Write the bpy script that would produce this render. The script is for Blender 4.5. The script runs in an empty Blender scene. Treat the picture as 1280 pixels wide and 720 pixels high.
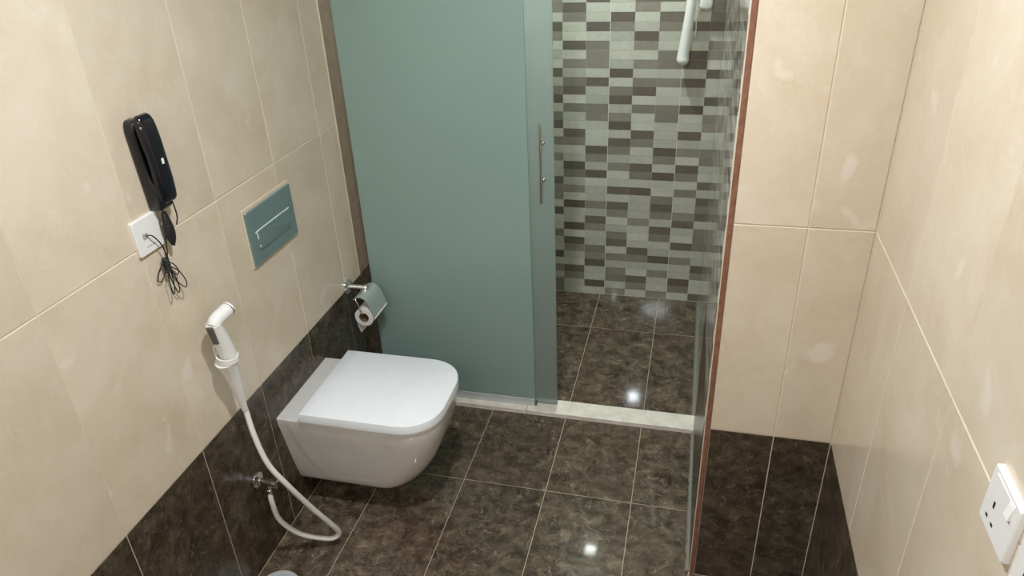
import bpy, bmesh, math, random
from mathutils import Vector, Matrix
random.seed(7)
S = bpy.context.scene
COL = S.collection

# ------------------------------------------------------------------ camera, world, lights, exposure
cam_d = bpy.data.cameras.new('camera'); cam = bpy.data.objects.new('camera', cam_d); COL.objects.link(cam)
R = Matrix(((0.97119177, -0.07806458, 0.22514988), (0.23483492, 0.47404817, -0.84860526), (-0.04048588, 0.8770315, 0.47872397)))
cam.matrix_world = Matrix.Translation((1.21529171, -0.96805209, 1.85312133)) @ R.to_4x4()
cam_d.sensor_fit = 'HORIZONTAL'; cam_d.sensor_width = 36; cam_d.lens = 915.82 / 1280 * 36
cam_d.clip_start = 0.02
S.camera = cam
S.view_settings.view_transform = 'Standard'; S.view_settings.look = 'None'
S.view_settings.gamma = 1.0; S.view_settings.use_curve_mapping = False
S.view_settings.exposure = 0.18
S.cycles.max_bounces = 10; S.cycles.transmission_bounces = 8; S.cycles.glossy_bounces = 6; S.cycles.diffuse_bounces = 5
S.cycles.use_denoising = True
world = bpy.data.worlds.new('world'); S.world = world; world.use_nodes = True
world.node_tree.nodes['Background'].inputs[0].default_value = (0.9, 0.95, 1, 1)
world.node_tree.nodes['Background'].inputs[1].default_value = 0.05

H = 2.3                                   # ceiling
def disc_light(name, loc, power, colour, radius, spread=180):
    l = bpy.data.lights.new(name, 'AREA'); l.shape = 'DISK'; l.size = radius * 2
    l.energy = power; l.color = colour; l.spread = math.radians(spread)
    o = bpy.data.objects.new(name, l); o.location = loc; COL.objects.link(o); return o
LAMPS = [  # position, watts, colour, radius, label
    ((0.86, 0.12, H - 0.008), 17.5, (0.95, 1.02, 1.10), 0.045, 'round ceiling downlight above the open bathroom floor'),
    ((0.95, -1.50, H - 0.008), 11.5, (0.95, 1.02, 1.10), 0.16, 'large round fill lamp added on the ceiling behind the camera'),  # unseen lamp, added for soft general fill
    ((0.42, -1.75, H - 0.008), 6, (0.95, 1.02, 1.10), 0.045, 'small round ceiling downlight beside the added fill lamp near the entrance'),
    ((0.729, 1.957, H - 0.008), 14, (0.86, 1.0, 0.95), 0.038, 'round ceiling downlight with cool light inside the shower'),
]
for i, (loc, p, c, r, lab) in enumerate(LAMPS): disc_light('lamp_light', loc, p, c, r, 172)

# ------------------------------------------------------------------ materials
def srgb(r, g, b):
    f = lambda c: ((c / 255 + 0.055) / 1.055) ** 2.4 if c > 10 else c / 255 / 12.92
    return (f(r), f(g), f(b), 1)
class NT:
    def __init__(s, name):
        s.m = bpy.data.materials.new(name); s.m.use_nodes = True; s.t = s.m.node_tree; s.t.nodes.clear()
        s.out = s.n('ShaderNodeOutputMaterial')
    def n(s, ty, **k):
        o = s.t.nodes.new(ty)
        for a, v in k.items():
            if a.startswith('i_'): o.inputs[a[2:].replace('_', ' ')].default_value = v
            else: setattr(o, a, v)
        return o
    def l(s, a, b): s.t.links.new(a, b)
    def ramp(s, src, stops):
        r = s.n('ShaderNodeValToRGB'); e = r.color_ramp.elements
        while len(e) < len(stops): e.new(0.5)
        for x, (p, c) in zip(e, stops): x.position = p; x.color = c if len(c) == 4 else (*c, 1)
        s.l(src, r.inputs[0]); return r.outputs[0]
    def mix(s, fac, a, b, blend='MIX'):
        m = s.n('ShaderNodeMix', data_type='RGBA', blend_type=blend)
        for v, i in ((fac, 0), (a, 6), (b, 7)):
            if hasattr(v, 'node'): s.l(v, m.inputs[i])
            else: m.inputs[i].default_value = v
        return m.outputs[2]
    def coords(s, scale=1.0, per_object=True):
        tc = s.n('ShaderNodeTexCoord'); oi = s.n('ShaderNodeObjectInfo')
        v = s.n('ShaderNodeVectorMath', operation='MULTIPLY_ADD')
        cb = s.n('ShaderNodeCombineXYZ')
        for k, mul in enumerate((37.0, 91.0, 53.0)):
            mm = s.n('ShaderNodeMath', operation='MULTIPLY'); s.l(oi.outputs['Random'], mm.inputs[0]); mm.inputs[1].default_value = mul if per_object else 0
            s.l(mm.outputs[0], cb.inputs[k])
        s.l(tc.outputs['Object'], v.inputs[0]); v.inputs[1].default_value = (scale,) * 3; s.l(cb.outputs[0], v.inputs[2])
        return v.outputs[0], oi.outputs['Random']
    def noise(s, vec, scale, detail=4, rough=0.55, dist=0.0):
        n = s.n('ShaderNodeTexNoise', i_Scale=scale, i_Detail=detail, i_Roughness=rough, i_Distortion=dist); s.l(vec, n.inputs['Vector']); return n
    def bsdf(s, **k):
        b = s.n('ShaderNodeBsdfPrincipled')
        for a, v in k.items():
            i = b.inputs[a.replace('_', ' ')]
            if hasattr(v, 'node'): s.l(v, i)
            else: i.default_value = v
        s.l(b.outputs[0], s.out.inputs[0]); return b
    def bump(s, b, h, strength=0.1, dist=0.01):
        n = s.n('ShaderNodeBump', i_Strength=strength, i_Distance=dist); s.l(h, n.inputs['Height']); s.l(n.outputs[0], b.inputs['Normal'])

def plain(name, col, rough=0.5, metal=0.0, **k):
    t = NT(name); vec, _ = t.coords(1.0); n = t.noise(vec, 30, 3)
    c = t.mix(n.outputs[0], tuple(x * 0.96 for x in col[:3]) + (1,), tuple(min(1, x * 1.04) for x in col[:3]) + (1,))
    t.bsdf(Base_Color=c, Roughness=rough, Metallic=metal, **k); return t.m

def cream_marble():
    t = NT('cream_marble'); vec, rnd = t.coords()
    n1 = t.noise(vec, 4.5, 6, 0.6, 0.6); n2 = t.noise(vec, 16, 5, 0.6, 0.4); n3 = t.noise(vec, 9, 4, 0.5, 1.8)
    c = t.ramp(n1.outputs[0], [(0.3, srgb(205, 188, 163)), (0.5, srgb(214, 199, 177)), (0.72, srgb(221, 209, 190))])
    c = t.mix(t.ramp(n2.outputs[0], [(0.35, (0, 0, 0)), (0.75, (0.35,) * 3)]), c, srgb(210, 191, 166))
    veins = t.ramp(n3.outputs[0], [(0.48, (0, 0, 0)), (0.5, (0.16,) * 3), (0.52, (0, 0, 0))])
    c = t.mix(veins, c, srgb(231, 223, 208))
    blot = t.ramp(t.noise(vec, 11, 2, 0.4, 0.3).outputs[0], [(0.69, (0, 0, 0)), (0.75, (0.45,) * 3)])
    c = t.mix(blot, c, srgb(232, 224, 212))
    tone = t.n('ShaderNodeMapRange', i_To_Min=0.95, i_To_Max=1.04); t.l(rnd, tone.inputs[0])
    hs = t.n('ShaderNodeHueSaturation'); t.l(c, hs.inputs['Color']); t.l(tone.outputs[0], hs.inputs['Value'])
    b = t.bsdf(Base_Color=hs.outputs[0], Roughness=0.2, Specular_IOR_Level=0.45)
    t.bump(b, t.noise(vec, 6, 2).outputs[0], 0.03, 0.02); return t.m

def dark_marble(name='dark_marble', rough=0.1, gain=1.0):
    t = NT(name); vec, rnd = t.coords()
    w = t.noise(vec, 9, 3, 0.6)
    wv = t.n('ShaderNodeVectorMath', operation='MULTIPLY_ADD'); t.l(w.outputs['Color'], wv.inputs[0]); wv.inputs[1].default_value = (0.11,) * 3; t.l(vec, wv.inputs[2])
    mott = t.noise(wv.outputs[0], 21, 8, 0.68, 0.4)
    c = t.ramp(mott.outputs[0], [(0.32, srgb(46, 37, 29)), (0.46, srgb(74, 64, 52)), (0.58, srgb(98, 86, 70)), (0.74, srgb(138, 122, 102))])
    v1 = t.n('ShaderNodeTexVoronoi', feature='DISTANCE_TO_EDGE', i_Scale=24.0); t.l(wv.outputs[0], v1.inputs['Vector'])
    e1 = t.ramp(v1.outputs['Distance'], [(0.0, (1, 1, 1)), (0.075, (0, 0, 0))])
    msk = t.ramp(t.noise(vec, 13, 3, 0.6).outputs[0], [(0.48, (0, 0, 0)), (0.78, (0.5,) * 3)])
    f = t.mix(1.0, e1, msk, 'MULTIPLY'); c = t.mix(f, c, srgb(160, 140, 118))
    v2 = t.n('ShaderNodeTexVoronoi', feature='DISTANCE_TO_EDGE', i_Scale=55.0); t.l(wv.outputs[0], v2.inputs['Vector'])
    e2 = t.ramp(v2.outputs['Distance'], [(0.0, (1, 1, 1)), (0.08, (0, 0, 0))])
    msk2 = t.ramp(t.noise(vec, 21, 3, 0.6).outputs[0], [(0.52, (0, 0, 0)), (0.74, (0.5,) * 3)])
    f2 = t.mix(1.0, e2, msk2, 'MULTIPLY'); c = t.mix(f2, c, srgb(172, 154, 132))
    fl = t.ramp(t.noise(wv.outputs[0], 52, 3, 0.5, 0.8).outputs[0], [(0.62, (0, 0, 0)), (0.74, (0.55,) * 3)]); c = t.mix(fl, c, srgb(166, 148, 128))
    warm = t.ramp(t.noise(vec, 3.2, 2, 0.5).outputs[0], [(0.42, (0, 0, 0)), (0.62, (0.16,) * 3)]); c = t.mix(warm, c, srgb(92, 66, 50))
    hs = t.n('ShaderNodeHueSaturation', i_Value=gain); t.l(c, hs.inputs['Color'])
    t.bsdf(Base_Color=hs.outputs[0], Roughness=rough, Specular_IOR_Level=0.5); return t.m

def mosaic_mat(name, col):
    t = NT(name); vec, rnd = t.coords()
    n = t.noise(vec, 40, 4, 0.6); k = t.n('ShaderNodeMapRange', i_To_Min=0.86, i_To_Max=1.12); t.l(rnd, k.inputs[0])
    c = t.mix(n.outputs[0], tuple(x * 0.82 for x in col[:3]) + (1,), tuple(min(1, x * 1.18) for x in col[:3]) + (1,))
    hs = t.n('ShaderNodeHueSaturation'); t.l(c, hs.inputs['Color']); t.l(k.outputs[0], hs.inputs['Value'])
    t.bsdf(Base_Color=hs.outputs[0], Roughness=0.08); return t.m

def frosted(name, gcol, tcol, d0, d1, ftr, fdf, rough):
    t = NT(name); vec, _ = t.coords(per_object=False)
    g = t.n('ShaderNodeBsdfGlass', i_IOR=1.12, i_Roughness=rough); g.inputs['Color'].default_value = gcol
    tr = t.n('ShaderNodeBsdfTranslucent'); tr.inputs['Color'].default_value = tcol
    df = t.n('ShaderNodeBsdfDiffuse')
    sm = t.noise(vec, 2.6, 3, 0.5, 0.5)
    t.l(t.ramp(sm.outputs[0], [(0.3, d0), (0.7, d1)]), df.inputs['Color'])
    m1 = t.n('ShaderNodeMixShader'); m1.inputs[0].default_value = ftr; t.l(g.outputs[0], m1.inputs[1]); t.l(tr.outputs[0], m1.inputs[2])
    m2 = t.n('ShaderNodeMixShader'); m2.inputs[0].default_value = fdf; t.l(m1.outputs[0], m2.inputs[1]); t.l(df.outputs[0], m2.inputs[2])
    gl = t.n('ShaderNodeBsdfGlossy', i_Roughness=0.2); fr = t.n('ShaderNodeFresnel', i_IOR=1.3)
    m3 = t.n('ShaderNodeMixShader'); t.l(fr.outputs[0], m3.inputs[0]); t.l(m2.outputs[0], m3.inputs[1]); t.l(gl.outputs[0], m3.inputs[2])
    t.l(m3.outputs[0], t.out.inputs[0]); return t.m

def pale_marble():
    t = NT('pale_marble'); vec, _ = t.coords(); n = t.noise(vec, 22, 5, 0.6, 0.5)
    c = t.ramp(n.outputs[0], [(0.3, srgb(212, 203, 188)), (0.55, srgb(230, 222, 208)), (0.75, srgb(238, 232, 220))])
    t.bsdf(Base_Color=c, Roughness=0.3); return t.m
def clay():
    t = NT('tile_clay_body'); vec, _ = t.coords(); n = t.noise(vec, 60, 4, 0.6)
    c = t.ramp(n.outputs[0], [(0.3, srgb(112, 74, 56)), (0.7, srgb(142, 98, 76))]); t.bsdf(Base_Color=c, Roughness=0.7); return t.m
def clay_dull():
    t = NT('dull_clay_edge'); vec, _ = t.coords(); n = t.noise(vec, 30, 4, 0.6)
    c = t.ramp(n.outputs[0], [(0.3, srgb(112, 94, 78)), (0.7, srgb(132, 113, 96))]); t.bsdf(Base_Color=c, Roughness=0.6); return t.m

M = dict(
    cream=cream_marble(), dark=dark_marble('shaded_wall_marble', 0.26, 0.64), floor_dark=dark_marble('dark_floor_marble', 0.045, 1.02), shower_floor=dark_marble('dark_shower_marble', 0.05, 1.02),  # wall copy of the floor marble, its shade put in by lower gain
    grout=plain('cream_grout', srgb(214, 202, 180), 0.8), grout_white=plain('white_grout', srgb(222, 219, 204), 0.8), grout_light=plain('pale_grout', srgb(186, 172, 148), 0.8),
    paint=plain('white_paint', srgb(236, 234, 228), 0.7),
    light=mosaic_mat('mosaic_pale', srgb(196, 194, 180)), mid=mosaic_mat('mosaic_grey', srgb(144, 137, 126)), deep=mosaic_mat('mosaic_dark', srgb(114, 105, 96)),
    frost=frosted('frosted_teal_glass', (0.84, 0.95, 0.93, 1), (0.82, 0.97, 0.93, 1), (0.47, 0.60, 0.555), (0.51, 0.64, 0.59), 0.62, 0.40, 0.42),
    frost_grey=frosted('frosted_grey_glass', (0.86, 0.92, 0.90, 1), (0.80, 0.90, 0.86, 1), (0.33, 0.38, 0.37), (0.37, 0.42, 0.40), 0.40, 0.24, 0.36), marble=pale_marble(), clay=clay(), clay_dull=clay_dull(),
    chrome=plain('chrome', (0.78, 0.78, 0.78, 1), 0.1, 1.0), steel=plain('brushed_metal', (0.62, 0.65, 0.65, 1), 0.42, 0.35),
    ceramic=plain('white_ceramic', srgb(222, 217, 211), 0.08, 0.0, Coat_Weight=0.3), lid=plain('white_lid_plastic', srgb(238, 241, 243), 0.22),
    white=plain('white_plastic', srgb(232, 230, 226), 0.3), hose=plain('white_hose', srgb(222, 218, 210), 0.4),
    grey=plain('grey_plastic', srgb(92, 88, 84), 0.45), black=plain('black_plastic', srgb(24, 25, 28), 0.32), navy=plain('black_gloss', srgb(17, 19, 27), 0.16),
    wire=plain('black_cord', srgb(22, 22, 24), 0.5), paper=plain('white_paper', srgb(226, 222, 216), 0.9), card=plain('brown_card', srgb(122, 92, 72), 0.9),
    plate_glass=plain('teal_glass_plate', srgb(112, 134, 132), 0.16, 0.1), bezel=plain('cream_sealant', srgb(214, 199, 177), 0.6),
    sealant=plain('grey_sealant', srgb(128, 126, 114), 0.6), flap=plain('flap_chrome', (0.72, 0.79, 0.76, 1), 0.32, 0.75), glint=plain('button_glint', (0.86, 0.89, 0.88, 1), 0.35, 0.3), hole=plain('black_hole', srgb(12, 11, 10), 0.9), slot=plain('grey_slot', srgb(168, 162, 152), 0.6),
)
def lens_mat():
    t = NT('lamp_lens'); e = t.n('ShaderNodeEmission', i_Strength=6.0); e.inputs[0].default_value = (1, 0.96, 0.9, 1); t.l(e.outputs[0], t.out.inputs[0]); return t.m
M['lens'] = lens_mat()

# ------------------------------------------------------------------ mesh helpers
def link(name, bm, mat, parent=None, smooth=None, loc=(0, 0, 0), **props):
    me = bpy.data.meshes.new(name); bm.to_mesh(me); bm.free()
    for m in (mat if isinstance(mat, (list, tuple)) else [mat]): me.materials.append(m)
    if smooth is not None:
        for p in me.polygons: p.use_smooth = True
        me.set_sharp_from_angle(angle=math.radians(smooth))
    return place(name, me, parent, loc, **props)
def place(name, me, parent=None, loc=(0, 0, 0), **props):
    o = bpy.data.objects.new(name, me); COL.objects.link(o); o.location = loc
    if parent is not None:
        o.parent = parent
    for k, v in props.items(): o[k] = v
    return o
def thing(name, label, cat, loc=(0, 0, 0), group=None):
    o = bpy.data.objects.new(name, None); COL.objects.link(o); o.location = loc; o.empty_display_size = 0.05
    o['label'] = label; o['category'] = cat; o['kind'] = 'thing'
    if group: o['group'] = group
    return o
def box(bm, lo, hi, bev=0.0, seg=1, mi=0):
    lo, hi = Vector(lo), Vector(hi); vs = []
    for x in (lo.x, hi.x):
        for y in (lo.y, hi.y):
            for z in (lo.z, hi.z): vs.append(bm.verts.new((x, y, z)))
    fs = [bm.faces.new([vs[i] for i in f]) for f in ((0, 1, 3, 2), (4, 6, 7, 5), (0, 4, 5, 1), (2, 3, 7, 6), (0, 2, 6, 4), (1, 5, 7, 3))]
    for f in fs: f.material_index = mi
    if bev > 0:
        es = list({e for f in fs for e in f.edges})
        bmesh.ops.bevel(bm, geom=es, offset=bev, segments=seg, affect='EDGES', profile=0.5)
def boxm(lo, hi, bev=0.0, seg=1):
    bm = bmesh.new(); box(bm, lo, hi, bev, seg); return bm
def loft(bm, rings, cap=(True, True), mi=0):
    vr = [[bm.verts.new(p) for p in r] for r in rings]; n = len(vr[0]); fs = []
    for a, b in zip(vr, vr[1:]):
        for i in range(n): fs.append(bm.faces.new((a[i], a[(i + 1) % n], b[(i + 1) % n], b[i])))
    if cap[0]: fs.append(bm.faces.new(list(reversed(vr[0]))))
    if cap[1]: fs.append(bm.faces.new(vr[-1]))
    for f in fs: f.material_index = mi
    bmesh.ops.recalc_face_normals(bm, faces=fs)
def ring(c, axis, r, n=20, up=None):
    axis = Vector(axis).normalized(); u = axis.orthogonal().normalized() if up is None else Vector(up).normalized(); w = axis.cross(u)
    return [Vector(c) + r * (math.cos(2 * math.pi * i / n) * u + math.sin(2 * math.pi * i / n) * w) for i in range(n)]
def lathe(bm, p, axis, prof, n=20, mi=0):          # prof: (distance along axis, radius)
    axis = Vector(axis).normalized(); u = axis.orthogonal().normalized()
    loft(bm, [ring(Vector(p) + axis * d, axis, max(r, 1e-4), n, u) for d, r in prof], mi=mi)
def smooth_path(pts, per=8):
    P = [Vector(p) for p in pts]; P = [2 * P[0] - P[1]] + P + [2 * P[-1] - P[-2]]; out = []
    for i in range(1, len(P) - 2):
        a, b, c, d = P[i - 1:i + 3]
        for k in range(per):
            t = k / per; out.append(0.5 * (2 * b + (c - a) * t + (2 * a - 5 * b + 4 * c - d) * t * t + (3 * b - a - 3 * c + d) * t ** 3))
    out.append(P[-2]); return out
def tube(bm, pts, r, n=10, per=8, mi=0):
    path = smooth_path(pts, per) if per > 1 else [Vector(p) for p in pts]; rings = []; u = None
    for i, p in enumerate(path):
        t = (path[min(i + 1, len(path) - 1)] - path[max(i - 1, 0)]).normalized()
        if u is None: u = t.orthogonal().normalized()
        u = (u - t * u.dot(t)).normalized(); rr = r(i / (len(path) - 1)) if callable(r) else r
        rings.append(ring(p, t, rr, n, u))
    loft(bm, rings, mi=mi)
def rrect(cx, cy, w, h, r, n=6):                    # rounded rectangle in 2-D
    out = []
    for sx, sy, a0 in ((1, 1, 0), (-1, 1, 90), (-1, -1, 180), (1, -1, 270)):
        for k in range(n + 1):
            a = math.radians(a0 + 90 * k / n); out.append((cx + sx * (w / 2 - r) + r * math.cos(a), cy + sy * (h / 2 - r) + r * math.sin(a)))
    return out
CACHE = {}
def tile(parent, lo, hi, mat, name='tile', bev=0.0009):
    """one tile: a thin slab with eased edges; equal sizes share mesh data"""
    s = tuple(round(b - a, 4) for a, b in zip(lo, hi)); key = (s, mat, name)
    if key not in CACHE:
        bm = bmesh.new(); h = [x / 2 for x in s]; box(bm, [-x for x in h], h, bev)
        me = bpy.data.meshes.new(name); bm.to_mesh(me); bm.free(); me.materials.append(M[mat]); CACHE[key] = me
    return place(name, CACHE[key], parent, [(a + b) / 2 for a, b in zip(lo, hi)])

# ------------------------------------------------------------------ the room
Y0, YT, YE, YS, YB, YF = -2.3, 1.303, 1.3335, 1.392, 2.3284, 0.6409
XP, XR = 1.302, 1.6198
D1, D2, D3 = 0.5624, 1.1598, 1.757
TH = 0.008; G = 0.0022
def struct(name, lo, hi, mat):
    bm = boxm(lo, hi); return link(name, bm, M[mat], None, kind='structure')
floor = struct('floor', (-0.1, Y0 - 0.1, -0.12), (XR + 0.1, YB + 0.1, -TH + 0.0076), "grout_light")
ceiling = struct('ceiling', (-0.1, Y0 - 0.1, H), (XR + 0.1, YB + 0.1, H + 0.1), 'paint')
wall_left = struct('wall_left', (-0.1, Y0, 0), (-0.0015, YE, H), 'grout')
wall_shower_left = struct('wall_shower_left', (-0.1, YE, 0), (-0.0095, YB, H), 'grout')
wall_back = struct('wall_back', (-0.1, YB + 0.0012, 0), (XR + 0.1, YB + 0.1, H), 'grout_white')
wall_right = struct('wall_right', (XR + 0.0015, Y0, 0), (XR + 0.1, YF + 0.01, H), 'grout')
wall_near = struct('wall_near', (-0.1, Y0 - 0.1, 0), (XR + 0.1, Y0, H), 'grout')
wall_pier = struct('wall_pier', (XP + 0.0015, YF + 0.0015, 0), (XR + 0.1, YB + 0.0012, H), 'grout')

# floor tiles
fx = [0, 0.2141, 0.5109, 0.8077, 1.1045, 1.4013, XR]
fy = [-2.3, -2.102, -1.502, -0.902, -0.302, 0.298, 0.898, YT]
for i in range(len(fx) - 1):
    for j in range(len(fy) - 1):
        x0, x1, y0, y1 = fx[i], fx[i + 1], fy[j], fy[j + 1]
        if j == len(fy) - 1 or y1 > YF + 0.01:
            if x0 > XP: continue
            x1e = min(x1, XP)
            if j == 5 and x1 > XP:
                pass
        else: x1e = x1
        g = G / 2
        if y0 < YF < y1 and x1 > XP:
            tile(floor, (x0 + g, y0 + g, -TH), (XP - g, y1 - g, 0), 'floor_dark', 'tile', 0)
            tile(floor, (XP + g, y0 + g, -TH), (x1 - g, YF - g, 0), 'floor_dark', 'tile', 0); continue
        tile(floor, (x0 + g, y0 + g, -TH), (x1e - g, y1 - g, 0), 'floor_dark', 'tile', 0)
tile(floor, (1.4013 + G / 2, 0.298 + G / 2, -TH), (XR - G / 2, YF - G / 2, 0), 'floor_dark', 'tile', 0)
sy = [YS, 1.9985, YB]
for i in range(5):
    for j in range(2):
        x1 = min(fx[i + 1], XP)
        tile(floor, (fx[i] + G / 2, sy[j] + G / 2, -TH), (x1 - G / 2, sy[j + 1] - G / 2, 0), 'shower_floor', 'tile', 0)

# wall tiles
rows = [(0, D1, 'dark'), (D1, D2, 'cream'), (D2, D3, 'cream'), (D3, H, 'cream')]
def wall_rows(parent, a, b, axis, face, out):
    """tiles between a and b along the wall; axis 'y' for walls on x = face, 'x' for walls on y = face; out = direction into the room"""
    for z0, z1, mat in rows:
        g = (0.0026 if mat == 'dark' else 0.0008) / 2; bv = 0.0009 if mat == 'dark' else 0.0022
        f0, f1 = sorted((face, face - out * TH))
        if axis == 'y': tile(parent, (f0, a + g, z0 + g), (f1, b - g, z1 - g), mat, 'tile', bv)
        else: tile(parent, (a + g, f0, z0 + g), (b - g, f1, z1 - g), mat, 'tile', bv)
ly = [-2.3] + [k * 0.3 for k in range(-7, 5)] + [YE]
for a, b in zip(ly, ly[1:]): wall_rows(wall_left, a, b, 'y', 0.0, 1)
ry = [YF, 0.3379]
while ry[-1] - 0.3 > Y0: ry.append(ry[-1] - 0.3)
ry.append(Y0)
for b, a in zip(ry, ry[1:]): wall_rows(wall_right, a, b, 'y', XR, -1)
for a, b in ((1.3185, 1.48), (1.48, XR)): wall_rows(wall_pier, a, b, 'x', YF, -1)
for a, b in ((YF + 0.012, 0.9409), (0.9409, 1.2409), (1.2409, YE)): tile(wall_pier, (XP, a + G / 2, 0.001), (XP + TH, b - G / 2, D1 - 0.001), 'dark')
# clay-coloured edge of the cut tiles, beside the pier and at the end of the left wall
link('trim_1', boxm((1.3055, YF - 0.001, 0), (1.3185, YF + 0.012, H), 0.0012), M['clay'], None, kind='structure')
link('trim_2', boxm((-0.0095, YE + 0.0005, D1), (-0.002, 1.425, H), 0.001), M['clay_dull'], None, kind='structure')
tile(wall_shower_left, (-0.0095, YE + 0.0012, 0), (-0.0015, 1.425, D1 - 0.001), 'dark')

# mosaic wall of the shower: pale / grey / dark cells, 3 to a tile across
CW, RH, ZG = 0.1039, 0.0392, 1.2174
CX0 = 0.5183                                            # left side of column 0
PAT = ['LMLDMLLLDLMDLMDLMLLDMMLDLLMLDLMM'] * 0
PAT = [  # rows -6 .. 30, one string per column
    'MMLDMLLLDLMDLMDLMLMLLDMMLDLLMLLDLMLMM',
    'LDMLLDLMLMDLMLLDMLLDMLMLDLLDLDMLLDMLL',
    'DLLDLMMMLDLLMMLLLDMLDLLLMLDMLLMMDLLDL',
    'LLDMLLLLDLMDLMDLDMLMLLDLDMLLMDLMLMMLM',
    'DMLLDMLMLMDLMLLDMLLDMLDLLLMLLLDMLLDML',
    'DLDMLLMMLMLLMMLLLDMLDLLMDMLDMLLDLMLLM',
    'LLLDLLDDLDLLDLLDLMLDMLMLLMDLLDLMLLDML',
    'MMMDLMMLDLLDLMMLLMMLLDLDMDLMMMLLDMLLD',
]
PM = {'L': 'light', 'M': 'mid', 'D': 'deep'}
cell_me = {}
def cell(x0, x1, z0, z1, kind, name='mosaic_tile'):
    g = 0.0004
    return tile(wall_back, (x0 + g, YB - 0.0 , z0 + g), (x1 - g, YB + 0.004, z1 - g), PM[kind], name, 0)
done = set()
for c, pat in enumerate(PAT):
    x0, x1 = CX0 + c * CW, CX0 + (c + 1) * CW
    gl = 0.0010 if c % 3 == 0 else 0; gr = 0.0010 if c % 3 == 2 else 0
    x1 = min(x1, XP)
    for k, ch in enumerate(pat):
        r = k - 6; z1 = ZG - r * RH; z0 = max(z1 - RH, 0.001)
        cell(x0 + gl, x1 - gr, z0 + (0.0007 if r in (-1, 15) else 0), z1 - (0.0007 if r in (0, 16) else 0), ch); done.add((c, r))
def field(name, parent, spots, axis, face):
    bm = bmesh.new()
    for a0, a1, z0, z1, ch in spots:
        mi = 'LMD'.index(ch); g = 0.0004
        if axis == 'x': box(bm, (a0 + g, face, z0 + g), (a1 - g, face + 0.004, z1 - g), 0, 1, mi)
        else:
            f0, f1 = face; box(bm, (f0, a0 + g, z0 + g), (f1, a1 - g, z1 - g), 0, 1, mi)
    return link(name, bm, [M['light'], M['mid'], M['deep']], parent, kind='stuff')
rng = random.Random(3)
def pick(prev): return rng.choice('LLM' if prev in 'MD' else 'LMDLMD')
spots = []
for c in range(-5, 8):
    x0, x1 = CX0 + c * CW, min(CX0 + (c + 1) * CW, XP); prev = 'L'
    if x1 <= 0: continue
    x0 = max(x0, 0)
    for r in range(-33, 31):
        z1 = min(ZG - r * RH, H); z0 = max(ZG - (r + 1) * RH, 0.001)
        if (c, r) in done or z1 <= z0: continue
        prev = pick(prev); spots.append((x0, x1, z0, z1, prev))
field('mosaic_field', wall_back, spots, 'x', YB)
for parent, y_lo, face, nm in ((wall_shower_left, 1.425, (-0.010, -0.0055), 'l'), (wall_pier, YF + 0.0125, (XP, XP + 0.004), 'r')):
    spots = []; n = int((YB - y_lo) / CW) + 1
    for c in range(n):
        b = YB - c * CW; a = max(b - CW, y_lo); prev = 'L'
        for r in range(-33, 31):
            z1 = min(ZG - r * RH, H); z0 = max(ZG - (r + 1) * RH, 0.001); prev = pick(prev)
            if nm == 'r' and a < YE:
                if b > YE + 0.005 and z0 < D1: spots.append((YE, b, z0, min(z1, D1), prev))
                z0 = max(z0, D1)
            if z1 <= z0 or b <= a: continue
            spots.append((a, b, z0, z1, prev))
    field('mosaic_field', parent, spots, 'y', face)

# threshold of two marble slabs
thr = bpy.data.objects.new('trim_3', None); COL.objects.link(thr); thr['kind'] = 'structure'
for a, b in ((0.0, 0.6475), (0.6485, XP)):
    link('stone_slab', boxm((a, YT + 0.001, -0.008), (b, YS, 0.018), 0.002), M['marble'], thr)
# sealant along the foot of the pier wall
bm = bmesh.new(); rs = []
for i in range(60):
    y = YF + 0.005 + (YT - YF - 0.005) * i / 59; w = 0.009 + 0.004 * rng.random()
    rs.append([(XP + 0.001, y, 0), (XP - w, y, 0), (XP - w * 0.6, y, w * 0.6), (XP + 0.001, y, w)])
loft(bm, rs)
rs = []
for i in range(50):
    y = YS + (YB - YS) * i / 49; w = 0.009 + 0.004 * rng.random()
    rs.append([(XP + 0.001, y, 0), (XP - w, y, 0), (XP - w * 0.6, y, w * 0.6), (XP + 0.001, y, w)])
loft(bm, rs)
link('sealant_bead', bm, M['sealant'], wall_pier)

# ------------------------------------------------------------------ shower glass
scr = thing('shower_screen', 'fixed teal frosted glass panel in a metal floor channel behind the toilet', 'glass panel', (0.36, 1.341, 0.018))
def under(root, name, bm, mat, smooth=None, **p):
    o = link(name, bm, mat, root, smooth, **p); o.location = -root.location; return o
def sub(part, name, bm, mat, smooth=None, **p):     # geometry in world coordinates, part already offset
    return link(name, bm, mat, part, smooth, **p)
under(scr, 'glass_pane', boxm((0.040, 1.338, 0.03), (0.679, 1.346, 2.16), 0.0008), M['frost'])
bm = bmesh.new(); box(bm, (0.040, 1.333, 0.018), (0.6765, 1.337, 0.052), 0.0006); box(bm, (0.040, 1.347, 0.018), (0.6765, 1.351, 0.052), 0.0006); box(bm, (0.040, 1.3365, 0.018), (0.6765, 1.3475, 0.026))
under(scr, 'channel', bm, M['steel'], label='grey metal floor channel')
under(scr, 'end_clip', boxm((0.677, 1.338, 0.018), (0.684, 1.353, 0.034), 0.0008), M['grey'])
dr = thing('sliding_door', 'sliding frosted glass shower door with a slim vertical chrome handle', 'door', (0.41, 1.360, 0.022))
under(dr, 'glass_pane', boxm((0.046, 1.356, 0.022), (0.7648, 1.364, 2.16), 0.0008), M['frost_grey'])
bm = bmesh.new()
hx, hy = 0.722, 1.334
lathe(bm, (hx, hy, 0.897), (0, 0, 1), [(0, 0.001), (0.0005, 0.0055), (0.278, 0.0055), (0.2785, 0.001)], 14)
hd = under(dr, 'handle', bm, M['chrome'], 40, label='slim vertical chrome bar handle')
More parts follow.
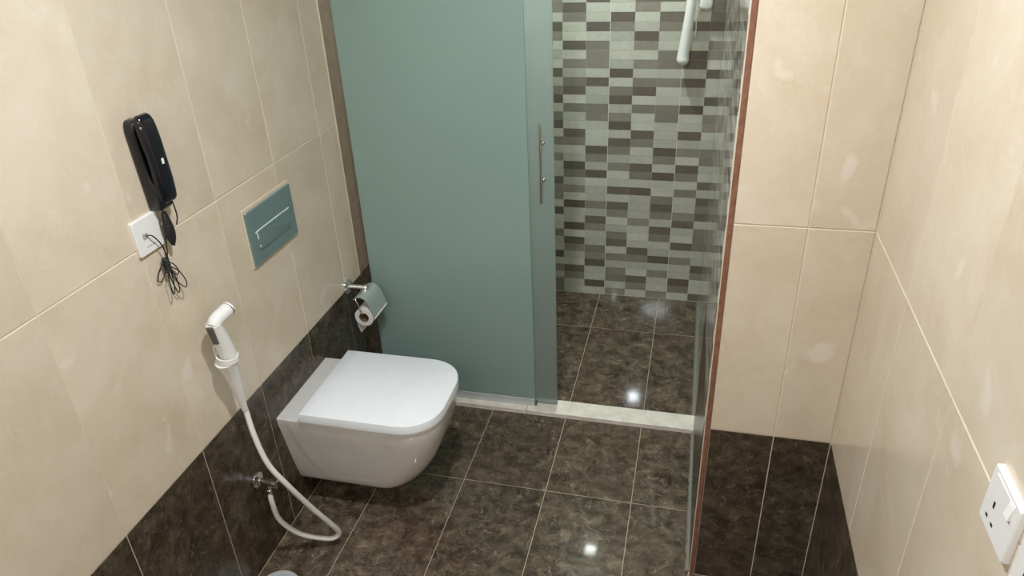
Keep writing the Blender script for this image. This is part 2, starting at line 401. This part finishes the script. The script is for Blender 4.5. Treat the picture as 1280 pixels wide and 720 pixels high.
for z in (1.105, 0.975):
    bm = bmesh.new(); lathe(bm, (hx + 0.006, hy + 0.0, z), (0, 1, 0), [(0, 0.004), (0.0225, 0.004)], 10); lathe(bm, (hx + 0.006, 1.3535, z), (0, 1, 0), [(0, 0.007), (0.0027, 0.007)], 12)
    sub(hd, 'post', bm, M['chrome'], 40)
for nm, y0 in (('rail', 1.332),):
    rl = thing('door_rail', 'metal sliding rail above the shower glass, higher than the picture frame', 'rail', (0.65, 1.35, 2.155))
    under(rl, 'rail_body', boxm((0.0, 1.330, 2.161), (XP, 1.372, 2.205), 0.002), M['steel'])

# ------------------------------------------------------------------ toilet
TY = 0.806
def dring(L, w, z, x0=0.0, r=None, n=14, yc=TY):
    """D-shaped outline: flat at the wall, rounded at the front"""
    r = min(w * 0.74, L * 0.5) if r is None else r; p = []
    nb = 6
    for k in range(nb): p.append((x0, yc - w + 2 * w * 0 + 0.0 * k, z)) if k == 0 else None
    side = [x0 + (L - r - x0) * k / 8 for k in range(9)]
    p = [(x, yc - w, z) for x in side]
    for k in range(1, n + 1):
        a = math.pi / 2 * k / n; e = 2 / 2.3
        p.append((L - r + r * math.sin(a) ** e, yc - w + r * (1 - math.cos(a) ** e) if k < n else yc - w + r, z))
    q = [(x, 2 * yc - y, zz) for x, y, zz in reversed(p)]
    return p + q
toilet = thing('toilet', 'white wall-hung toilet with its square lid closed', 'toilet', (0, TY, 0.10))
bm = bmesh.new()
prof = [(0.411, 0.168, 0.507), (0.4108, 0.172, 0.512), (0.407, 0.1755, 0.5155), (0.39, 0.175, 0.515), (0.35, 0.168, 0.508), (0.30, 0.158, 0.494), (0.25, 0.149, 0.474),
        (0.20, 0.139, 0.447), (0.16, 0.130, 0.417), (0.13, 0.122, 0.388), (0.115, 0.116, 0.368), (0.107, 0.109, 0.352), (0.104, 0.100, 0.338)]
loft(bm, [dring(L + 0.007, w, z - 0.001) for z, w, L in prof]); under(toilet, 'bowl', bm, M['ceramic'], 35)
bm = bmesh.new(); loft(bm, [dring(L, w, z, 0.10) for z, w, L in ((0.409, 0.170, 0.508), (0.4205, 0.170, 0.508))])
under(toilet, 'seat', bm, M['lid'], 35)
bm = bmesh.new(); loft(bm, [dring(L, w, z, x0) for z, w, L, x0 in ((0.4145, 0.180, 0.523, 0.089), (0.416, 0.1835, 0.527, 0.0865), (0.4425, 0.1835, 0.527, 0.0865), (0.4447, 0.1825, 0.526, 0.0872), (0.4457, 0.1805, 0.524, 0.089))])
under(toilet, 'lid', bm, M['lid'], 35)
for s in (-1, 1):
    bm = bmesh.new(); lathe(bm, (0.090, TY + s * 0.10 - 0.02, 0.419), (0, 1, 0), [(0, 0.008), (0.04, 0.008)], 12); under(toilet, 'hinge', bm, M['lid'], 40)

# ------------------------------------------------------------------ flush plate
fp = thing('flush_plate', 'square teal glass flush plate on the wall above the toilet', 'flush plate', (0, 0.8185, 0.999))
under(fp, 'bezel', boxm((0, 0.688, 0.910), (0.005, 0.949, 1.092), 0.0015), M['bezel'], label='cream sealed surround')
under(fp, 'plate', boxm((0.0045, 0.694, 0.917), (0.012, 0.943, 1.081), 0.001), M['plate_glass'])
bm = bmesh.new(); rr = lambda x, gr: [(x, a, b) for a, b in rrect(0.8185, 0.985, 0.19 + gr, 0.062 + gr, 0.012)]
loft(bm, [rr(0.0115, 0), rr(0.0140, 0), rr(0.0152, -0.003)]); bt = under(fp, 'button', bm, M['plate_glass'], 35)
bm = bmesh.new(); path = [(0.0150, 0.9085, 1.0155), (0.0150, 0.735, 1.0155), (0.0150, 0.7265, 1.008), (0.0150, 0.7262, 0.992)]
tube(bm, path, 0.0022, 8, 6); tube(bm, [(0.0150, 0.728, 0.972), (0.0150, 0.7285, 0.966)], 0.0022, 8, 2)
sub(bt, 'edge_highlight', bm, M['glint'], 50)  # highlight on the button's bevel, put in as pale tubes

# ------------------------------------------------------------------ bidet sprayer, its holder and valve
sp = thing('bidet_sprayer', 'white hand bidet sprayer with a looping white hose by the toilet', 'bidet sprayer', (0.05, 0.42, 0.7))
SX = 0.056
bm = bmesh.new()
tube(bm, [(SX, 0.427, 0.794), (SX, 0.419, 0.835), (SX - 0.001, 0.409, 0.875), (SX, 0.402, 0.905)], lambda t: 0.0235 - 0.0045 * t, 18, 6)
under(sp, 'handle', bm, M['white'], 60)
bm = bmesh.new(); tube(bm, [(SX, 0.403, 0.898), (SX + 0.002, 0.414, 0.909), (SX + 0.006, 0.440, 0.914), (SX + 0.008, 0.458, 0.916)], lambda t: 0.0185 + 0.001 * t, 18, 6)
hd = under(sp, 'nozzle', bm, M['white'], 60)
ax = Vector((0.002, 0.019, 0.005)).normalized(); c0 = Vector((SX + 0.008, 0.458, 0.916))
bm = bmesh.new(); lathe(bm, c0 - ax * 0.001, ax, [(0, 0.0194), (0.004, 0.0194)], 20); sub(hd, 'dark_ring', bm, M['hole'], 40)
bm = bmesh.new(); lathe(bm, c0 + ax * 0.003, ax, [(0, 0.0188), (0.006, 0.0182), (0.008, 0.015)], 20); sub(hd, 'spray_face', bm, M['white'], 40)
bm = bmesh.new(); loft(bm, [[(SX + a, 0.3825 + b + 0.009 * t, 0.902 - 0.052 * t) for a, b in rrect(0, 0.002, 0.020 - 0.004 * t, 0.010, 0.004, 4)] for t in (0, 0.05, 0.3, 0.6, 0.95, 1.0)])
under(sp, 'trigger', bm, M['grey'], 50, label='dark grey thumb trigger')
bm = bmesh.new(); tube(bm, [(0.052, 0.415, 0.782), (0.0515, 0.425, 0.735), (0.050, 0.4355, 0.66), (0.050, 0.441, 0.60)], lambda t: 0.0205 * (1 - t) ** 1.25 + 0.0085, 16, 8)
under(sp, 'hose_collar', bm, M['white'], 60)
hose = [(0.050, 0.440, 0.605), (0.050, 0.4436, 0.5877), (0.07, 0.4255, 0.519), (0.10, 0.4139, 0.4303), (0.14, 0.4247, 0.3446), (0.17, 0.4698, 0.2162), (0.195, 0.508, 0.118),
        (0.203, 0.533, 0.055), (0.188, 0.527, 0.033), (0.160, 0.511, 0.040), (0.10, 0.4766, 0.0849), (0.06, 0.4514, 0.1619), (0.045, 0.4552, 0.2294), (0.041, 0.463, 0.262)]
bm = bmesh.new(); tube(bm, hose, 0.0080, 12, 10); under(sp, 'hose', bm, M['hose'], 60)
bm = bmesh.new(); lathe(bm, (0.041, 0.4635, 0.273), (0.03, -0.06, -1), [(0, 0.0085), (0.02, 0.0085), (0.022, 0.007)], 12); under(sp, 'hose_nut', bm, M['chrome'], 40)

hl = thing('sprayer_holder', 'white wall hook that holds up the bidet sprayer', 'holder', (0, 0.42, 0.79))
bm = bmesh.new(); loft(bm, [[(x, a, b) for a, b in rrect(0.450, 0.785, 0.022, 0.036, 0.006)] for x in (0, 0.006, 0.008)]); under(hl, 'wall_plate', bm, M['white'], 40)
bm = bmesh.new(); N = 28; rs = []
for i in range(N + 1):
    a = math.radians(140 + 280 * i / N); ca, sa = math.cos(a), math.sin(a); c = Vector((SX, 0.421, 0.790)); cz = 0.007
    rs.append([c + Vector((ca * r, sa * r, z - 0.02 * ca * 0.2)) for r, z in ((0.0245, -cz), (0.0290, -cz), (0.0290, cz), (0.0245, cz))])
loft(bm, rs); box(bm, (0.006, 0.442, 0.780), (0.046, 0.456, 0.795), 0.002); under(hl, 'hook', bm, M['white'], 35)
bm = bmesh.new(); box(bm, (0.0555, 0.449, 0.776), (0.0635, 0.4545, 0.802), 0.001); under(hl, 'clip_gap', bm, M['grey'])

vl = thing('angle_valve', 'small chrome angle valve low on the dark wall tiles', 'valve', (0, 0.4735, 0.2957))
bm = bmesh.new(); lathe(bm, (0, 0.4735, 0.2957), (1, 0, 0), [(0, 0.026), (0.004, 0.0255), (0.009, 0.018), (0.011, 0.012)], 24); under(vl, 'wall_flange', bm, M['chrome'], 40)
bm = bmesh.new(); lathe(bm, (0.006, 0.4720, 0.2960), (1, -0.05, 0), [(0, 0.009), (0.02, 0.009), (0.022, 0.012), (0.048, 0.012), (0.05, 0.009)], 18); lathe(bm, (0.040, 0.4675, 0.294), (0.02, -0.1, -1), [(0, 0.008), (0.026, 0.008)], 14)
under(vl, 'valve_body', bm, M['chrome'], 40)
bm = bmesh.new(); lathe(bm, (0.054, 0.470, 0.2955), (1, 0, 0), [(0, 0.008), (0.003, 0.014), (0.016, 0.0145), (0.019, 0.010)], 10); under(vl, 'knob', bm, M['chrome'], 30)

# ------------------------------------------------------------------ paper holder and roll
ph = thing('paper_holder', 'chrome toilet paper holder with a flap on the left wall', 'paper holder', (0, 1.208, 0.5755))
bm = bmesh.new(); lathe(bm, (0, 1.208, 0.5735), (1, 0, 0), [(0, 0.029), (0.008, 0.029), (0.013, 0.024), (0.015, 0.012)], 28); under(ph, 'wall_rose', bm, M['chrome'], 40)
bm = bmesh.new(); lathe(bm, (0.008, 1.208, 0.5755), (1, 0, 0), [(0, 0.0105), (0.064, 0.0105), (0.066, 0.014), (0.074, 0.014), (0.078, 0.011)], 20); under(ph, 'post', bm, M['chrome'], 40)
# flap: hinged along y, curved over the roll
YA, YZ = 1.146, 1.262
fl = [(0.052, 0.556), (0.063, 0.565), (0.079, 0.569), (0.096, 0.562), (0.109, 0.546), (0.118, 0.522), (0.124, 0.500), (0.127, 0.486)]
flp = smooth_path([(a, 0, b) for a, b in fl], 5); bm = bmesh.new(); outer, inner = [], []
for i, p in enumerate(flp):
    t = (flp[min(i + 1, len(flp) - 1)] - flp[max(i - 1, 0)]).normalized(); nn = Vector((-t.z, 0, t.x)) * -0.0012
    outer.append((p.x - nn.x, p.z - nn.z)); inner.append((p.x + nn.x, p.z + nn.z))
sec = outer + inner[::-1]; loft(bm, [[(a, y, b) for a, b in sec] for y in (YA, YZ)])
fo = under(ph, 'flap', bm, M['flap'], 40, label='curved metal flap')
bm = bmesh.new(); tube(bm, [(0.1275, YA, 0.485), (0.1275, YZ, 0.485)], 0.0032, 8, 1); sub(fo, 'flap_lip', bm, M['white'], 50)
bm = bmesh.new(); tube(bm, [(0.066, YZ - 0.004, 0.5605), (0.062, YA + 0.01, 0.5605), (0.0625, YA - 0.002, 0.559), (0.070, YA - 0.005, 0.545), (0.081, YA - 0.004, 0.512), (0.083, YA + 0.006, 0.500), (0.083, YZ - 0.01, 0.500)], 0.0027, 8, 6)
under(ph, 'wire_arm', bm, M['chrome'], 50)
tr = thing('toilet_roll', 'roll of white toilet paper with a loose end hanging from the chrome holder', 'toilet paper', (0.083, 1.2, 0.483))
bm = bmesh.new(); RC = (0.083, 0, 0.4835); n = 36; ro, ri = 0.0365, 0.0195
def circ(r, y): return [(RC[0] + r * math.cos(2 * math.pi * i / n), y, RC[2] + r * math.sin(2 * math.pi * i / n)) for i in range(n)]
loft(bm, [circ(ri, YA + 0.003), circ(ro - 0.001, YA + 0.003), circ(ro, YA + 0.004), circ(ro, YZ - 0.012), circ(ri, YZ - 0.012), circ(ri, YA + 0.003)], (False, False))
under(tr, 'paper', bm, M['paper'], 35)
bm = bmesh.new(); loft(bm, [circ(ri - 0.0002, YA + 0.0025), circ(ri - 0.0002, YZ - 0.0115), circ(ri - 0.0018, YZ - 0.0115), circ(ri - 0.0018, YA + 0.0025), circ(ri - 0.0002, YA + 0.0025)], (False, False))
under(tr, 'core', bm, M['card'], 35, label='brown cardboard core')
bm = bmesh.new(); rs = []
for i in range(13):
    t = i / 12; a = math.pi * 1.02 + 0.0; x = RC[0] - ro - 0.0008 + 0.010 * t * t + 0.004 * math.sin(t * 3); z = RC[2] + 0.004 - 0.078 * t
    ya = YA + 0.006 + 0.02 * max(0, t - 0.6); yb = YA + 0.088 - 0.03 * t
    rs.append([(x, ya, z), (x + 0.0008, ya, z), (x + 0.0008, yb, z - 0.004), (x, yb, z - 0.004)])
loft(bm, rs); under(tr, 'loose_end', bm, M['paper'], 60)

# ------------------------------------------------------------------ telephone and its socket
tel = thing('wall_telephone', 'black corded telephone handset hanging on the cream tile wall', 'telephone', (0, 0.4, 1.33))
bm = bmesh.new()
def vsec(z, x0, x1, y0, y1, r): return [(a, b - 0.009 * (z - 1.23) / 0.21, z) for a, b in rrect((x0 + x1) / 2, (y0 + y1) / 2, x1 - x0, y1 - y0, r, 5)]
loft(bm, [vsec(z, 0.0, x1, 0.363 + d, 0.408 - d, 0.007) for z, x1, d in ((1.228, 0.026, 0.005), (1.231, 0.033, 0.002), (1.238, 0.0375, 0), (1.265, 0.0385, 0), (1.285, 0.036, 0), (1.305, 0.027, 0), (1.325, 0.0235, 0), (1.38, 0.023, 0), (1.415, 0.024, 0.0), (1.430, 0.028, 0.002), (1.438, 0.027, 0.006), (1.441, 0.023, 0.010))])
under(tel, 'cradle', bm, M['black'], 40)
bm = bmesh.new()
hs_ = [(1.2425, 0.030, 0.038, 0.010), (1.2445, 0.026, 0.043, 0.005), (1.252, 0.024, 0.0475, 0.001), (1.27, 0.023, 0.050, 0.0), (1.30, 0.026, 0.0515, 0.0), (1.33, 0.028, 0.052, 0.001), (1.36, 0.028, 0.052, 0.001),
       (1.39, 0.025, 0.0515, 0.0), (1.415, 0.023, 0.050, 0.0), (1.434, 0.023, 0.0475, 0.001), (1.445, 0.025, 0.0435, 0.004), (1.4505, 0.029, 0.038, 0.009)]
loft(bm, [vsec(z, x0, x1, 0.3665 + d, 0.4190 - d, min(0.012, (x1 - x0) / 2.2)) for z, x0, x1, d in hs_])
hs = under(tel, 'handset', bm, M['navy'], 50)
bm = bmesh.new(); box(bm, (0.0515, 0.386, 1.337), (0.0526, 0.3935, 1.350), 0.0003); sub(hs, 'white_mark', bm, M['white'])
bm = bmesh.new(); box(bm, (0.0400, 0.3600, 1.4240), (0.0450, 0.3640, 1.4290), 0.0003); sub(hs, 'chrome_clip', bm, M['chrome'])
bm = bmesh.new()
tube(bm, [(0.020, 0.384, 1.230), (0.022, 0.376, 1.205), (0.016, 0.372, 1.165), (0.015, 0.366, 1.130), (0.014, 0.358, 1.105)], 0.0016, 6, 6)
tube(bm, [(0.008, 0.320, 1.186), (0.018, 0.330, 1.182), (0.018, 0.350, 1.150), (0.016, 0.357, 1.115), (0.013, 0.352, 1.085)], 0.0016, 6, 6)
for k, (a, L, wd) in enumerate(((-0.62, 0.050, 0.011), (0.62, 0.056, 0.010), (0.16, 0.084, 0.008), (-0.16, 0.072, 0.007), (0.40, 0.074, 0.012))):   # loose loops below the bundle
    c = Vector((0.012 + 0.002 * k, 0.351, 1.106 - 0.003 * k)); d = Vector((0.05 * (k - 2), math.sin(a), -math.cos(a))).normalized(); s_ = Vector((0.004, -d.z, d.y)) * wd
    tube(bm, [c, c + d * L * 0.45 + s_, c + d * L * 0.92 + s_ * 0.7, c + d * L - s_ * 0.4, c + d * L * 0.5 - s_ * 0.9, c], 0.0014, 6, 6)
for k in range(9):
    z = 1.112 - k * 0.0042; tube(bm, [(0.015 + 0.007 * math.cos(t), 0.351 + 0.007 * math.sin(t), z + 0.0015 * t / 6.28) for t in [i * 0.63 for i in range(11)]], 0.0016, 6, 2)
under(tel, 'line_cord', bm, M['wire'], 60)
bm = bmesh.new()
tube(bm, [(0.038, 0.400, 1.2445), (0.038, 0.403, 1.205), (0.034, 0.398, 1.182)], 0.0016, 6, 6)
p = []
for i in range(300):                                     # curly handset cord, bunched up
    t = i / 299; a = t * 2 * math.pi * 22; rr_ = 0.0035 + 0.0085 * math.sin(math.pi * min(1, 0.05 + t * 1.0)) ** 0.8 * (0.45 + 0.75 * t)
    c = Vector((0.030 - 0.008 * t, 0.372 + 0.012 * t, 1.224 - 0.088 * t))
    p.append(c + rr_ * Vector((math.cos(a), math.sin(a), 0.12 * math.sin(3 * a))))
tube(bm, p, 0.0024, 6, 1)
under(tel, 'coiled_cord', bm, M['wire'], 60)

ps = thing('phone_socket', 'white square telephone socket plate below the black telephone', 'wall socket', (0, 0.334, 1.184))
bm = bmesh.new(); loft(bm, [[(x, a, b) for a, b in rrect(0.3315, 1.185, 0.086 - s, 0.086 - s, 0.004, 4)] for x, s in ((0, 0), (0.0065, 0), (0.0085, 0.003))]); under(ps, 'cover_plate', bm, M['white'], 35)
under(ps, 'jack', boxm((0.0083, 0.311, 1.178), (0.0093, 0.327, 1.192), 0.0003), M['slot'])
under(ps, 'label_strip', boxm((0.0083, 0.316, 1.158), (0.0089, 0.346, 1.160)), M['slot'])

# ------------------------------------------------------------------ power sockets on the right wall
def power_socket(yc, label, zc=1.162):
    t = thing('power_socket', label, 'wall socket', (XR, yc, zc), 'white power sockets on the right wall')
    bm = bmesh.new(); loft(bm, [[(XR - x, a, b) for a, b in rrect(yc, zc, 0.086 - s, 0.086 - s, 0.004, 4)] for x, s in ((0, 0), (0.0065, 0), (0.0085, 0.003))]); under(t, 'face_plate', bm, M['white'], 35)
    f = XR - 0.0085
    bm = bmesh.new(); box(bm, (f - 0.0012, yc - 0.030, zc + 0.0345), (f + 0.0005, yc + 0.030, zc + 0.0365), 0.0004); under(t, 'ridge', bm, M['white'])
    bm = bmesh.new()                                     # rocker, tilted
    loft(bm, [[(f + a, y, zc + b) for a, b in ((0.001, 0.014), (-0.0035, 0.014), (-0.0005, 0.032), (0.001, 0.032))] for y in (yc - 0.0285, yc - 0.015)]); under(t, 'switch', bm, M['white'])
    under(t, 'switch_shadow_slot', boxm((f - 0.0004, yc - 0.0305, zc + 0.0115), (f + 0.0005, yc - 0.0145, zc + 0.0138)), M['slot'])  # grey strip stands in for the shadow slot under the rocker
    bm = bmesh.new(); box(bm, (f - 0.0004, yc + 0.012, zc - 0.007), (f + 0.0005, yc + 0.0165, zc + 0.003)); 
    box(bm, (f - 0.0004, yc + 0.020, zc - 0.0285), (f + 0.0005, yc + 0.0265, zc - 0.0245)); box(bm, (f - 0.0004, yc + 0.002, zc - 0.0285), (f + 0.0005, yc + 0.0085, zc - 0.0245))
    under(t, 'pin_hole', bm, M['hole']); return t
power_socket(-0.201, 'white switched power socket beneath the pale grout line of the right wall')
power_socket(-0.307, 'white wall socket cut off by the picture corner beside the switched socket')

# ------------------------------------------------------------------ floor drain
dn = thing('floor_drain', 'round metal floor drain cover on the dark floor by the hose', 'floor drain', (0.085, 0.333, 0))
bm = bmesh.new(); C0 = (0.085, 0.333, 0)
loft(bm, [ring((C0[0], C0[1], z), (0, 0, 1), r, 40) for r, z in ((0.066, 0.0), (0.066, 0.002), (0.063, 0.004), (0.050, 0.004), (0.049, 0.001))], (True, True)); under(dn, 'rim', bm, M['steel'], 30)
bm = bmesh.new(); lathe(bm, (C0[0], C0[1], 0.0012), (0, 0, 1), [(0, 0.047), (0.0022, 0.047), (0.003, 0.045)], 36); gp = under(dn, 'cover', bm, M['steel'], 30)
for k in range(6):
    a = math.pi / 3 * k; bm = bmesh.new(); lathe(bm, (C0[0] + 0.026 * math.cos(a), C0[1] + 0.026 * math.sin(a), 0.0041), (0, 0, 1), [(0, 0.006), (0.0003, 0.006)], 12); sub(gp, 'drain_hole', bm, M['hole'])

# ------------------------------------------------------------------ hand shower on the mosaic wall
sh = thing('hand_shower', 'white shower handset hanging on the grey mosaic wall, its head out of frame', 'hand shower', (1.15, 2.285, 1.3))
bm = bmesh.new(); tube(bm, [(1.1435, 2.286, 1.186), (1.1437, 2.287, 1.205), (1.150, 2.287, 1.27), (1.160, 2.285, 1.38), (1.166, 2.283, 1.46), (1.170, 2.275, 1.53)], lambda t: 0.0255 * (1 - 0.28 * min(1, max(0, t - 0.1) / 0.6)), 18, 8)
lathe(bm, (1.1435, 2.286, 1.187), (0, 0, -1), [(0.0215 * math.sin(k * 0.157), 0.0255 * math.cos(k * 0.157)) for k in range(11)], 18); under(sh, 'handle', bm, M['white'], 60)
bm = bmesh.new(); lathe(bm, (1.171, 2.292, 1.555), (0.02, -0.9, -0.35), [(0, 0.02), (0.012, 0.04), (0.032, 0.045), (0.036, 0.041)], 28); under(sh, 'spray_head', bm, M['white'], 40)
bm = bmesh.new(); tube(bm, [(1.187, 2.318, 1.345), (1.1885, 2.316, 1.310), (1.187, 2.317, 1.275)], 0.003, 8, 6); 
br = thing('shower_bracket', 'white rounded wall bracket beside the hanging shower handset', 'bracket', (1.22, YB, 1.42))
under(br, 'hanging_tab', bm, M['white'], 50)
bm = bmesh.new(); loft(bm, [[(a, y, b) for a, b in rrect(1.219, 1.435, 0.056 - s, 0.098 - s, 0.018 - s / 3)] for y, s in ((YB, 0), (2.292, 0.0), (2.284, 0.006), (2.281, 0.016))]); under(br, 'bracket_body', bm, M['white'], 50)
bm = bmesh.new(); box(bm, (1.178, 2.300, 1.440), (1.200, 2.318, 1.470), 0.003); under(br, 'bracket_arm', bm, M['white'])

# ------------------------------------------------------------------ ceiling lamps (above the frame), with the added fill lamp
for loc, p, c, r, lab in LAMPS:
    t = thing('downlight', lab, 'ceiling light', (loc[0], loc[1], H))
    k = max(r, 0.045) / 0.055
    bm = bmesh.new(); lathe(bm, (loc[0], loc[1], H), (0, 0, -1), [(0, 0.085 * k), (0.004, 0.084 * k), (0.008, 0.076 * k), (0.012, 0.068 * k), (0.012, 0.0635 * k), (0.001, 0.0635 * k)], 36); under(t, 'rim', bm, M['paint'], 40)
    bm = bmesh.new(); lathe(bm, (loc[0], loc[1], H - 0.002), (0, 0, -1), [(0, 0.060 * k), (0.004, 0.060 * k)], 32); under(t, 'lens', bm, M['lens'])
